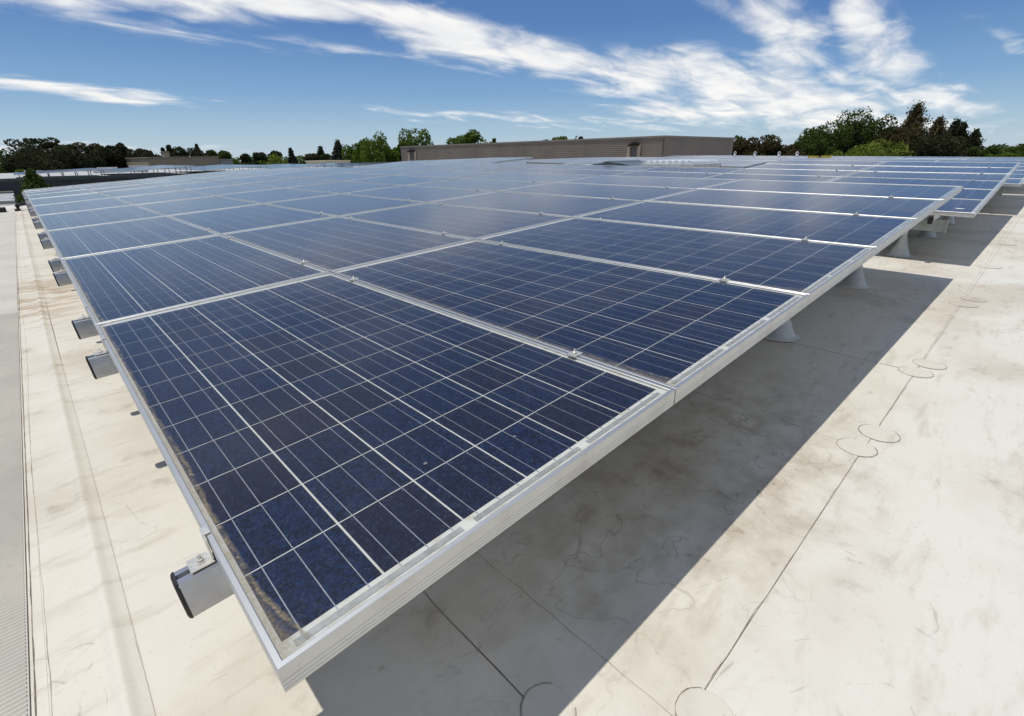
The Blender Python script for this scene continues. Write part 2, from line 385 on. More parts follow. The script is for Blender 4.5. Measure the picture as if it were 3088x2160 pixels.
# membrane sheets with real laps
sheet('membrane_sheet', -14, 48, -12, -.285, .0030, M_ROOF2, roof, 1.5)
XS = [-.177, .437, 2.15, 3.25, 5.15, 7.10, 9.0, 11.0, 13.0, 16.0]
for k in range(len(XS) - 1):
    sheet('membrane_sheet', XS[k] + .001, XS[k + 1], -.284 if k else -.284, 23.4, .0042 + .0015 * (k % 2), M_ROOF, roof, .8)
sheet('membrane_sheet', -.34, -.178, -.284, 23.4, .0068, M_ROOF, roof, .8)
sheet('membrane_sheet', -3.0, -.341, -.284, 23.4, .0045, M_ROOF, roof, .8)
def MATX(y): return -.374 + .0038 * y
def ypts(x, y0, y1, st=.06, wob=.003): return [(x + rng.uniform(-wob, wob) + .0012 * math.sin(y * 1.7 + x), y) for y in np.arange(y0, y1, st)]
def xpts(x0, x1, y, st=.06, wob=.002): return [(x, y - .009 * max(x - 2, 0) * .6 + rng.uniform(-wob, wob)) for x in np.arange(x0, x1, st)]
for x, w in ((-.175, .0014), (.437, .0026), (.64, .0012), (2.15, .0028), (3.25, .0028), (5.15, .0034), (7.10, .004), (9.0, .004), (11.0, .004)):
    bead('lap_seam', ypts(x, -.27, 12, .06, .003 if x > 0 else .0012), w, .0063 if x > 0 else .0074, M_BEAD if x > 0 else M_BEADL, roof)
bead('lap_seam', [(MATX(y) + .030 + rng.uniform(-.002, .002) + .005 * math.sin(y * 2.1), y) for y in np.arange(-.27, 16, .09)], .0018, .0074, M_BEADL, roof)
bead('lap_seam', [(MATX(y) + .008, y) for y in np.arange(-.27, 16, .06)], .0022, .0074, M_BEAD, roof)
bead('lap_seam', xpts(-.1, 14, -.283), .0021, .0063, M_BEADD, roof)
# covered batten: a soft raised welt running beside the array
v = []; f = []; prof = [(-.030, .0), (-.021, .004), (-.012, .0105), (-.004, .0135), (.004, .0125), (.012, .007), (.024, .003), (.038, 0)]
ysb = np.arange(-.27, 23, .25)
for y in ysb:
    cx = -.212 + .004 * math.sin(y * 1.1)
    for dx, dz in prof: v.append((cx + dx, y, rz(0, y) + .0069 + dz * (1 + .15 * math.sin(y * 3))))
n = len(prof)
for j in range(len(ysb) - 1):
    for i in range(n - 1): f.append((j * n + i, j * n + i + 1, (j + 1) * n + i + 1, (j + 1) * n + i))
obj('covered_batten', mesh('covered_batten', v, f, M_ROOF, True), roof)
# round weld patches at the lap crossings
def patch(x, y, r, tilt=0):
    b = MB(); b.lathe([(r, 0), (r, .0006), (r * .97, .0014)], 28); o = obj('round_patch', b.mesh('round_patch', M_PATCH), roof, (x, y, rz(x, y) + .0058))
    pts = [(x + (r + .003) * math.cos(a), y + (r + .003) * math.sin(a)) for a in np.linspace(.6, 5.6, 40)]
    bead('patch_edge', pts, .0026, .0068, M_BEADD, roof)
for x, y, r in ((.455, -.065, .058), (.69, -.315, .062), (2.14, -.262, .068), (2.335, -.30, .072), (3.24, -.29, .075), (3.43, -.325, .075), (5.12, -.31, .09), (5.36, -.35, .08), (7.1, -.32, .10), (9.0, -.36, .1)):
    patch(x, y, r)

# ridged walkway mat
def mat_material():
    m, t, out = material('ridged_mat'); tc = t.new('ShaderNodeTexCoord'); P = tc.outputs['Object']
    n = t.noise(P, 3, 5, .6, .3); n2 = t.noise(P, 40, 4, .6)
    col = t.mix(t.ss(n, .3, .75), (.46, .435, .385), (.54, .505, .44))
    col = t.mix(t.m('MULTIPLY', t.ss(n2, .55, .8), .4), col, (.30, .27, .22))
    principled(t, out, col, .85, 0, t.bump(n2, .1, .004)); return m
mat_o = empty('walkway_mat', 'long grey ridged rubber walkway mat along the left edge', 'mat')
v = []; f = []
ys = np.arange(-.3, 18.6, .25)
for y in ys: v += [(-1.25, y, rz(0, y) + .0105), (MATX(y), y, rz(0, y) + .0105)]
for j in range(len(ys) - 1): f.append((2 * j, 2 * j + 1, 2 * j + 3, 2 * j + 2))
MM = mat_material()
obj('mat_base', mesh('mat_base', v, f, MM), mat_o)
v = []; f = []; y = -.28                                            # chevron ribs
while y < 5.0:
    k = len(v)
    for x in (-1.2, -.62, -.49, MATX(y) - .004):
        yy = y + (.05 if x == -.62 else 0) + (0.10 if x < -.62 else 0)
        z0 = rz(0, yy) + .0108
        v += [(x, yy - .0045, z0), (x, yy, z0 + .004), (x, yy + .0045, z0)]
    for i in range(3):
        a = k + 3 * i; f += [(a, a + 3, a + 4, a + 1), (a + 1, a + 4, a + 5, a + 2)]
    y += .014
tag(obj('mat_ribs', mesh('mat_ribs', v, f, MM), mat_o), kind='stuff')

# ------------------------------------------------------------------ solar panels
def ring_frame():
    prof = [(0.020, -.046), (.0006, -.046), (0, -.0450), (0, -.0400), (.0007, -.0394), (.0007, -.0386), (0, -.0380), (0, -.0330), (.0007, -.0324), (.0007, -.0316), (0, -.0310),
            (0, -.0250), (.0007, -.0244), (.0007, -.0236), (0, -.0230), (0, -.0012), (.0012, 0), (LIP - .001, 0), (LIP, -.0008), (LIP, -.0034), (LIP, -.012)]
    v = []; f = []
    for d, z in prof: v += [(d, d, z), (PW - d, d, z), (PW - d, PL - d, z), (d, PL - d, z)]
    for i in range(len(prof) - 1):
        for k in range(4): f.append((4 * i + k, 4 * i + 4 + k, 4 * i + 4 + (k + 1) % 4, 4 * i + (k + 1) % 4)[::-1])
    return mesh('frame', v, f, M_FRAME)
CS = .1560; GX = .0040; GY = .0030
X0 = (PW - 6 * CS - 5 * GX) / 2; Y0 = (PL - 12 * CS - 11 * GY) / 2
ZB, ZC, ZR, ZG = -.0072, -.0068, -.0066, -.0034
ME_FRAME = ring_frame()
b = MB(); e = LIP - .002; b.add([(e, e, ZB), (PW - e, e, ZB), (PW - e, PL - e, ZB), (e, PL - e, ZB)], [(0, 1, 2, 3)])
b.add([(e, e, ZB - .004), (PW - e, e, ZB - .004), (PW - e, PL - e, ZB - .004), (e, PL - e, ZB - .004)], [(3, 2, 1, 0)]); ME_BACK = b.mesh('backsheet', M_BACK)
b = MB(); b.add([(e, e, ZG), (PW - e, e, ZG), (PW - e, PL - e, ZG), (e, PL - e, ZG)], [(0, 1, 2, 3)]); ME_GLASS = b.mesh('cover_glass', M_GLASS)
def cellbox(b, x, y):
    z0, z1 = ZB + .0001, ZC
    b.add([(x, y, z0), (x + CS, y, z0), (x + CS, y + CS, z0), (x, y + CS, z0), (x, y, z1), (x + CS, y, z1), (x + CS, y + CS, z1), (x, y + CS, z1)],
          [(4, 5, 6, 7), (0, 1, 5, 4), (1, 2, 6, 5), (2, 3, 7, 6), (3, 0, 4, 7)])
b = MB(); cellbox(b, 0, 0); ME_CELL = b.mesh('solar_cell', M_CELL)
b = MB()
for i in range(6):
    for j in range(12): cellbox(b, X0 + i * (CS + GX), Y0 + j * (CS + GY))
ME_CELLS = b.mesh('solar_cells', M_CELL)
b = MB()
for i in range(6):
    for k in (1 / 6, .5, 5 / 6):
        x = X0 + i * (CS + GX) + CS * k; w = .00085
        b.add([(x - w, Y0 - .012, ZR), (x + w, Y0 - .012, ZR), (x + w, PL - Y0 + .012, ZR), (x - w, PL - Y0 + .012, ZR)], [(0, 1, 2, 3)])
ME_RIB = b.mesh('busbar_ribbons', M_RIB)
def tape(i0, y):
    x = X0 + i0 * (CS + GX) + .012; x1 = X0 + (i0 + 1) * (CS + GX) + CS - .012; z = ZR + .0001
    b = MB(); b.add([(x, y, z), (x1, y, z), (x1, y + .012, z), (x, y + .012, z)], [(0, 1, 2, 3)]); return b.mesh('bus_tape', M_TAPE)
ME_TAPES = [tape(i, Y0 - .022) for i in (0, 2, 4)]

class Block:
    def __init__(s, ox, oy, tilt, oz=0): s.o = (ox, oy, oz); s.c, s.s = math.cos(R_(tilt)), math.sin(R_(tilt))
    def S(s, i, j):                     # point of the panel surface, i up the slope, j along the block
        x = s.o[0] + i * PU * s.c; y = s.o[1] + j * PV
        return Vector((x, y, s.o[2] + i * PU * s.s + RW(x, y)))
    def frame(s, i, j, jit=0.0):
        p = s.S(i, j); ax = (s.S(i + 1, j) - p).normalized(); ay = (s.S(i, j + 1) - p); az = ax.cross(ay).normalized(); ay = az.cross(ax)
        m = Matrix.Identity(4)
        for r in range(3): m[r][0], m[r][1], m[r][2], m[r][3] = ax[r], ay[r], az[r], p[r]
        if jit: m = m @ Matrix.Rotation(rng.gauss(0, jit), 4, 'X') @ Matrix.Rotation(rng.gauss(0, jit), 4, 'Y')
        return m
B1 = Block(0, 0, 2.87); B2 = Block(6.87, -.09, 3.5); B3 = Block(13.10, -.19, 2.87); B4 = Block(19.5, -.25, 2.87)

def panel(blk, i, j, label, group, cells):
    m = blk.frame(i, j, R_(.07))
    if blk is B1 and i < 2 and j < 2: m = blk.frame(i, j)
    t = empty('solar_panel', label, 'solar panel', group, mat4=m)
    obj('frame', ME_FRAME, t); bs = obj('backsheet', ME_BACK, t); obj('cover_glass', ME_GLASS, t)
    if cells:
        for a in range(6):
            for c in range(12): obj('solar_cell', ME_CELL, bs, (X0 + a * (CS + GX), Y0 + c * (CS + GY), 0))
        for me in ME_TAPES: obj('bus_tape', me, bs)
    else: tag(obj('solar_cells', ME_CELLS, bs), kind='stuff')
    tag(obj('busbar_ribbons', ME_RIB, bs), kind='stuff')
    return t
def row_label(what, i, j):
    return f'blue solar panel, {what}, {ordw(i)} up from low edge, {ordw(j)} from bare roof'
for j in range(10):
    for i in range(6):
        lab = 'nearest blue solar panel, at the dusty low front corner of the array' if i == j == 0 else row_label('front block', i, j)
        panel(B1, i, j, lab, 'panels of the front block', j <= 2)
for j in range(10):
    for i in range(4 if 2 <= j < 6 else 6):
        panel(B2, i, j, row_label('second block', i, j), 'panels of the second block', False)
for j in range(10):
    for i in range(6):
        panel(B3, i, j, row_label('third block', i, j), 'panels of the third block', False)
for j in range(7):
    for i in range(6):
        panel(B4, i, j, row_label('farthest block', i, j), 'panels of the farthest block', False)

# rails under the panels, black end caps showing at the low edge
RY = (.330, 1.725)
def rail(blk, j, k, label, group, n=6, detail=True):
    y = RY[k]; m = blk.frame(0, j); t = empty('mounting_rail', label, 'rail', group, mat4=m)
    L = n * PU + .03; x0 = -.062; zt = -.047; w = .019; h = .082
    b = MB()                            # slotted extrusion: rounded sides, open channel on top
    pr = [(-.006, zt - .012), (-.006, zt), (-.017, zt), (-.0195, zt - .003), (-.0225, zt - .025), (-.0235, zt - .045), (-.0215, zt - .070), (-.016, zt - h),
          (.016, zt - h), (.0215, zt - .070), (.0235, zt - .045), (.0225, zt - .025), (.0195, zt - .003), (.017, zt), (.006, zt), (.006, zt - .012)]
    v = [(x, y + a, z) for x in (x0, x0 + L) for a, z in pr]; n_ = len(pr)
    f = [(q, (q + 1) % n_, n_ + (q + 1) % n_, n_ + q) for q in range(n_)] + [tuple(range(n_))[::-1], tuple(range(n_, 2 * n_))]
    b.add(v, f); obj('extrusion', b.mesh('extrusion', M_RAIL), t)
    b = MB(); pc = [(-.0185, zt + .001), (-.0235, zt - .025), (-.0245, zt - .045), (-.022, zt - .071), (-.016, zt - h - .001), (.016, zt - h - .001), (.022, zt - .071), (.0245, zt - .045), (.0235, zt - .025), (.0185, zt + .001)]
    nc = len(pc); cz = zt - .041
    v = [(x, y + a * k, cz + (z - cz) * k2) for x, k, k2 in ((x0 - .0060, .70, .86), (x0 - .0045, .92, .95), (x0 - .0015, 1.0, 1.0), (x0 + .0010, 1.0, 1.0)) for a, z in pc]
    b.add(v, [(r * nc + q, r * nc + (q + 1) % nc, (r + 1) * nc + (q + 1) % nc, (r + 1) * nc + q) for r in range(3) for q in range(nc)] + [tuple(range(nc))[::-1]])
    obj('end_cap', b.mesh('end_cap', M_BLACK), t)
    return t
for j in range(10):
    for k in range(2):
        q = 2 * j + k
        rail(B1, j, k, f'grey aluminium rail under the front block, {ordw(q)} capped end from the near corner', 'rails of the front block')
for j in range(3):
    for k in range(2):
        q = 2 * j + k
        rail(B2, j, k, f'grey aluminium rail under the second block, {ordw(q)} from bare roof', 'rails of the second block')
rail(B3, 0, 0, 'grey aluminium rail under the third block, nearest the bare roof', 'rails of the third block')

# clamps
def bolt(x, y, z, s=1.0):
    b = MB(); b.lathe([(.0095 * s, z), (.0095 * s, z + .0018 * s), (.0062 * s, z + .0018 * s), (.0062 * s, z + .0065 * s), (.0045 * s, z + .0078 * s), (.0032 * s, z + .0078 * s), (.0032 * s, z + .014 * s), (.0022 * s, z + .015 * s)], 10, x, y)
    return b
b = MB(); y = 0
b.box(-.040, -.0025, -.014, .022, -.044, -.0415); b.box(-.040, -.0375, -.014, .022, -.054, -.044); b.box(-.0048, -.0022, -.010, .030, -.0415, .0018); b.box(-.0048, .0075, .006, .030, .0018, .0036)
ME_ECL = b.mesh('bracket', M_STEEL); ME_EBOLT = bolt(-.021, .003, -.0415).mesh('bolt', M_STEEL)
b = MB(); b.box(-.020, .020, -.016, .016, .0012, .0042); b.box(-.0045, .0045, -.014, .014, -.050, .0012); ME_MCL = b.mesh('clamp_plate', M_STEEL)
ME_MBOLT = bolt(0, 0, .0042, 1.0).mesh('bolt', M_STEEL)
def clamp(blk, i, j, k, label, group, endc):
    m = blk.frame(0, j) @ Matrix.Translation(Vector((i * PU - (0 if endc else (PU - PW) / 2), RY[k], 0)))
    t = empty('end_clamp' if endc else 'mid_clamp', label, 'clamp', group, mat4=m)
    obj('bracket' if endc else 'clamp_plate', ME_ECL if endc else ME_MCL, t); obj('bolt', ME_EBOLT if endc else ME_MBOLT, t)
for j in range(10):
    for k in range(2):
        q = 2 * j + k
        clamp(B1, 0, j, k, f'bent steel end clamp on the {ordw(q)} rail end from the near corner', 'end clamps on the low edge', True)
        for i in range(1, 6):
            clamp(B1, i, j, k, f'small bolted clamp on front block, seam {ordw(i - 1)} from low edge, rail {ordw(q)} from bare roof', 'clamps between panels of the front block', False)
for j in range(10):
    for k in range(2):
        for i in range(1, 4 if 2 <= j < 6 else 6):
            clamp(B2, i, j, k, f'small bolted clamp on second block, seam {ordw(i - 1)} from low edge, rail {ordw(2 * j + k)} from bare roof', 'clamps between panels of the second block', False)

# beams along Y on posts with white conical boots
def beam(blk, x, y0, y1, label, group, h=.06, w=.05, drop=.135):
    t = empty('support_beam', label, 'beam', group, loc=(blk.o[0] + x, blk.o[1], 0))
    ys = np.linspace(y0, y1, 9); v = []; f = []
    for y in ys:
        p = blk.S(x / (PU * blk.c), y / PV); z = p.z - drop
        for a, c in ((-w / 2, 0), (w / 2, 0), (w / 2, -.006), (-w / 2 + .006, -.006), (-w / 2 + .006, -h + .006), (w / 2, -h + .006), (w / 2, -h), (-w / 2, -h)): v.append((a, y, z + c))
    for i in range(len(ys) - 1):
        for k in range(8): f.append((8 * i + k, 8 * i + (k + 1) % 8, 8 * i + 8 + (k + 1) % 8, 8 * i + 8 + k))
    f += [tuple(range(8))[::-1], tuple(range(8 * len(ys) - 8, 8 * len(ys)))]
    obj('channel', mesh('channel', v, f, M_GALV), t)
    v = [(-w / 2 - .003, y0 + .05, ys[0]),]
    p = blk.S(x / (PU * blk.c), y0 / PV); b = MB(); b.box(-w / 2 - .004, w / 2 + .02, y0 - .004, y0 - .001, p.z - drop - h - .012, p.z - drop + .004)
    obj('end_plate', b.mesh('end_plate', M_GALV), t)
    return t
def post(blk, x, y, drop, label, group):
    p = blk.S(x / (PU * blk.c), y / PV); X, Y = p.x, p.y; z0 = rz(X, Y) + .009; z1 = p.z - drop
    t = empty('post_with_boot', label, 'post', group, loc=(X, Y, z0))
    h = z1 - z0; ch = min(.21, h * .8)
    b = MB(); b.lathe([(.140, 0), (.132, .003), (.106, .008), (.100, .016), (.052, ch * .62), (.032, ch), (.030, ch + .006), (.027, ch + .007)], 28); obj('boot', b.mesh('boot', M_WHITE, True), t)
    b = MB(); b.lathe([(.024, ch * .5), (.024, h)], 14); obj('post', b.mesh('post', M_WHITE), t)
    return t
bi = 0
for bn, blk, xs, rows, nm in ((1, B1, (1.45, 3.33, 5.18), 3, 'front'), (2, B2, (.30, 2.17, 4.05, 5.7), 3, 'second'), (3, B3, (.30, 2.2, 4.1), 2, 'third')):
    for q, x in enumerate(xs):
        low = bn > 1 and q == 0; h = .125 if low else .06
        beam(blk, x, .16 if not low else .22, 12.0 if bn < 3 else 6, f'galvanised channel beam under the {nm} block, {ordw(q)} from its low edge', f'beams under the {nm} block', h)
        for r in range(1 if bn == 1 and q == 0 else 0, rows):
            post(blk, x, .47 + 1.9 * r - blk.o[1], .135 + h, f'white conical boot under {nm} block, {ordw(q)} beam from low edge, {ordw(r)} from bare roof', f'post boots under the {nm} block')
# white scrap and yellow bar lying on panels
m = B2.frame(0, 0)
b = MB(); n = 14; v = [(.245 + .020 * math.cos(a) * (1 + .2 * math.sin(3 * a)), .150 + .040 * math.sin(a), -.0030 + .0004) for a in np.linspace(0, 2 * math.pi, n, endpoint=False)]
v += [(p[0], p[1], p[2] + .0035) for p in v]; b.add(v, [tuple(range(n, 2 * n))] + [(k, (k + 1) % n, n + (k + 1) % n, n + k) for k in range(n)])
sc = obj('plastic_scrap', b.mesh('plastic_scrap', M_PAPER)); sc.matrix_world = m
tag(sc, 'small white scrap lying on the near panel of the second block', 'scrap')
t = empty('yellow_bar', 'yellow bar lying across the farthest block of panels', 'bar', mat4=Matrix.Translation(B4.S(5.2, 3.37) + Vector((0, 0, .02))) @ Matrix.Rotation(R_(-62), 4, 'Z'))
b = MB(); b.box(-.44, .44, -.03, .03, -.02, .045); obj('bar_body', b.mesh('bar_body', M_YEL), t)
b = MB(); b.box(-.05, .05, -.033, .033, -.021, .0475); obj('grip', b.mesh('grip', simple('brown_grip', (.16, .07, .03), .6)), t)
for q, (y, nm) in enumerate(((10.37, 'farthest left'), (9.43, 'second from left'), (8.35, 'third from left'), (7.59, 'rightmost'))):
    X = 25.4; z = B4.S(5.95, 3).z + .02
    b = MB(); ring = [(0, .055 * math.cos(a), .11 + .055 * math.sin(a)) for a in np.linspace(0, 2 * math.pi, 15)]; b.tube(ring, .018, 6, False); b.box(-.02, .02, -.05, .05, 0, .05)
    tag(obj('pipe_hanger', b.mesh('pipe_hanger', M_PAPER), None, (X, y, B4.S(5.95, (y + .25) / PV).z)), f'small white ring hanger on the far array edge, {nm}', 'hanger', 'ring hangers')

# ------------------------------------------------------------------ skylight in the gap of the second block
sk = empty('roof_skylight', 'low ridged skylight with grey panes in the gap behind the panels', 'skylight', loc=(11.95, 7.6, .14))
def zsk(y): return RW(12, 7.6 + y)
M_PANE = simple('frosted_pane', (.36, .42, .42), .25, 0, .1, 3); M_CAP = simple('white_metal_cap', (.74, .75, .74), .35, .2, .05, 4); M_PANED = simple('dark_pane', (.10, .125, .125), .3, 0, .1, 3)  # second pane colour is darker, used on one slope and the gable
b = MB(); b.box(-.75, .75, -1.1, 1.1, ROOF0 - .19, .02 + zsk(0)); obj('curb', b.mesh('curb', M_WHITE), sk)
for s, mt in ((-1, M_PANED), (1, M_PANE)):
    for q in range(3):
        x0, x1 = -.74 + q * .495, -.74 + q * .495 + .48; b = MB(); zr = .27; ze = .13
        b.add([(x0, s * 1.05, ze), (x1, s * 1.05, ze), (x1, 0.01 * s, zr), (x0, 0.01 * s, zr), (x0, s * 1.05, ze + .012), (x1, s * 1.05, ze + .012), (x1, 0.01 * s, zr + .012), (x0, 0.01 * s, zr + .012)],
              [(0, 3, 2, 1), (4, 5, 6, 7), (0, 1, 5, 4), (1, 2, 6, 5), (2, 3, 7, 6), (3, 0, 4, 7)]); obj('pane', b.mesh('pane', mt), sk)
b = MB(); b.add([(-.76, -1.08, .02), (-.76, 1.08, .02), (-.76, 0, .30), (-.73, -1.08, .02), (-.73, 1.08, .02), (-.73, 0, .30)], [(0, 2, 1), (3, 4, 5), (0, 3, 5, 2), (2, 5, 4, 1)]); obj('gable_panel', b.mesh('gable_panel', M_PANED), sk)
b = MB(); b.box(-.77, .77, -.05, .05, .285, .31); obj('ridge_cap', b.mesh('ridge_cap', M_CAP), sk)
for q in range(2):
    y0 = 8.35 + q * .75 - 7.6; b = MB(); b.box(-.3 - q * .1, .3, y0, y0 + .6 - q * .3, .17 + q * .03, .20 + q * .03); b.box(-.28, .28, y0 + .05, y0 + .25, ROOF0 - .2, .17 + q * .03); obj('flashing_cap', b.mesh('flashing_cap', M_CAP), sk)
dv = empty('domed_skylight', 'row of small white domed skylights behind the second block', 'skylight', loc=(11.9, 5.95, .17))
b = MB(); b.box(-.7, .7, -.75, .72, ROOF0 - .22, .19); obj('curb', b.mesh('curb', M_WHITE), dv)
for q in range(8):
    y = -.62 + q * .165; b = MB(); arc = [(.065 * math.cos(a), .085 * math.sin(a)) for a in np.linspace(0, math.pi, 7)]
    v = [(x, y + c, .19 + d) for x in (-.68, .68) for c, d in arc]; b.add(v, [(k, k + 1, 8 + k, 7 + k) for k in range(6)] + [tuple(range(7))[::-1], tuple(range(7, 14))]); obj('dome', b.mesh('dome', M_CAP, False), dv)

# ------------------------------------------------------------------ rooftop plant room with corrugated brown cladding
def clad_material():
    m, t, out = material('brown_cladding'); g = t.new('ShaderNodeNewGeometry'); n = t.noise(g.outputs['Position'], .6, 5, .6); n2 = t.noise(t.scale(g.outputs['Position'], (1, 1, 8)), 3, 4, .6)
    col = t.mix(t.ss(n, .3, .7), (.135, .112, .094), (.165, .138, .116)); col = t.mix(t.m('MULTIPLY', t.ss(n2, .5, .8), .3), col, (.115, .096, .081))
    principled(t, out, col, .55, .0, None, .4); return m
M_CLAD = clad_material(); M_COP = simple('coping_metal', (.19, .17, .15), .5, .2, .1, 1); M_DOOR = simple('door_frame_paint', (.30, .24, .19), .6, 0, .1, 2); M_LOUV = simple('louvre_grey', (.13, .12, .12), .6, 0, .1, 2); M_HOOD = simple('dark_hood', (.010, .009, .008), .9, 0, .1, 2, .1)
PX, PYA, PYB, PXB, PZ = 31.8, 18.0, 50.5, 42.6, 1.69
ph = empty('plant_room', 'long flat brown plant room with ribbed metal walls on the roof', 'building', loc=(PX, PYA, -.5))
def ribs(u0, u1, fn, z0=-.7, z1=PZ - .10, n=17):
    v = []; f = []; zs = []
    hgt = (z1 - z0) / n
    for k in range(n):
        z = z0 + k * hgt
        zs += [(z, 0.0), (z + hgt * .30, 0.0), (z + hgt * .42, .014), (z + hgt * .88, .014)]
    zs.append((z1, 0.0))
    for z, d in zs: v += [fn(u0, d, z), fn(u1, d, z)]
    f = [(2 * i, 2 * i + 1, 2 * i + 3, 2 * i + 2) for i in range(len(zs) - 1)]
    return v, f
ol = ph.location
NP = 5; seg = (PYB - PYA) / NP
for q in range(NP):
    v, f = ribs(PYA + q * seg + .012, PYA + (q + 1) * seg - .012, lambda u, d, z: (PX - .02 - d - ol.x, u - ol.y, z - ol.z)); obj('cladding_panel', mesh('cladding_panel', v, [tuple(reversed(x)) for x in f], M_CLAD), ph)
for q in range(2):
    sg = (PXB - PX) / 2
    v, f = ribs(PX + q * sg + .012, PX + (q + 1) * sg - .012, lambda u, d, z: (u - ol.x, PYA - .02 - d - ol.y, z - ol.z)); obj('cladding_panel', mesh('cladding_panel', v, f, M_CLAD), ph)
b = MB(); b.box(0, PXB - PX, 0, PYB - PYA, -.5, PZ - .05 - ol.z); obj('core_wall', b.mesh('core_wall', M_CLAD), ph)
b = MB(); b.box(-.09, PXB - PX + .05, -.09, PYB - PYA + .05, PZ - .11 - ol.z, PZ - ol.z); obj('coping', b.mesh('coping', M_COP), ph)
for y, w in ((48.2, 1.55), (20.2, 1.05)):                          # louvred doors under hooded lamps
    dy = y - ol.y; dr = MB(); dr.box(-.14, -.055, dy - w / 2, dy - w / 2 + w * .22, -.3, 1.55); dr.box(-.14, -.055, dy + w / 2 - w * .22, dy + w / 2, -.3, 1.55); dr.box(-.14, -.055, dy - w / 2, dy + w / 2, 1.55, 1.66)
    d = obj('door', dr.mesh('door', M_DOOR), ph)
    b = MB()
    for k in range(14): z = -.3 + k * .13; b.add([(-.07, dy - w * .28, z), (-.07, dy + w * .28, z), (-.105, dy + w * .28, z - .0), (-.105, dy - w * .28, z), (-.06, dy - w * .28, z + .11), (-.06, dy + w * .28, z + .11)], [(3, 2, 5, 4), (0, 1, 2, 3)])
    obj('louvre', b.mesh('louvre', M_LOUV), d)
    b = MB(); arc = [(math.cos(a) * w * .42, math.sin(a) * .17) for a in np.linspace(0, math.pi, 9)]
    v = [(x, dy + c, 1.67 + e) for x in (-.42, -.05) for c, e in arc]; v = [(x + (.16 if x < -.2 else 0) * (1 - abs(c - dy) / w), c, z - (.10 if x < -.2 else 0)) for x, c, z in v]
    b.add(v, [(k, k + 1, 10 + k, 9 + k) for k in range(8)] + [tuple(range(9))[::-1], tuple(range(9, 18)), (0, 9, 17, 8)]); obj('hood', b.mesh('hood', M_HOOD), d)
for y in (26.5, 27.6):
    b = MB(); b.tube([(PX + 1.2, y, PZ - .05), (PX + 1.2, y, PZ + .20), (PX + 1.25, y, PZ + .26), (PX + 1.35, y, PZ + .24)], .05, 8)
    tag(obj('vent_pipe', b.mesh('vent_pipe', M_COP)), 'bent vent pipe on the plant room roof, ' + ('nearer to the door' if y < 27 else 'farther from the door'), 'pipe', 'vent pipes')

# ------------------------------------------------------------------ neighbouring wing with its own arrays
M_WPAN = simple('charcoal_wall_panel', (.045, .042, .045), .6, 0, .15, .6); M_WCOP = simple('green_grey_flashing', (.07, .085, .08), .5, .2, .1, 1)
WY = 52.0; WT = -.46
wing = empty('neighbouring_wing', 'dark panelled wing of the building beyond the front block', 'building', loc=(0, WY, GROUND))
xw = -14.0
while xw < 18:
    b = MB(); b.box(xw + .012, xw + 1.388, -.05, 0, .5, WT - .22 - GROUND); obj('wall_panel', b.mesh('wall_panel', M_WPAN), wing); xw += 1.4
b = MB(); b.box(-14, 48, .001, .3, 0, WT - .25 - GROUND); obj('wall_core', b.mesh('wall_core', M_WPAN), wing)
b = MB(); b.box(-14, 48, -.09, .25, WT - .22 - GROUND, WT - GROUND); obj('coping', b.mesh('coping', M_WCOP), wing)
b = MB(); b.box(-14, 15.9, .25, 44, WT - .7 - GROUND, WT - .22 - GROUND); b.box(15.9, 48, 6.1, 44, WT - .7 - GROUND, WT - .22 - GROUND); obj('flat_roof', b.mesh('flat_roof', M_FARROOF), wing)
b = MB(); b.box(-16, -.45, 38.2, WY - .1, GROUND, -1.40); tag(obj('link_roof', b.mesh('link_roof', M_LINK)), kind='structure')
b = MB(); b.box(-16, -.45, 37.9, 38.2, GROUND, -1.28); tag(obj('link_parapet', b.mesh('link_parapet', M_FARROOF)), kind='structure')
b = MB(); b.box(-16, -.45, WY - 1.6, WY - .12, -1.39, -1.30); tag(obj('olive_strip', b.mesh('olive_strip', simple('dark_olive', (.14, .135, .10), .9, 0, .3, 8))), kind='structure')  # plain dark olive strip along the foot of the wing wall

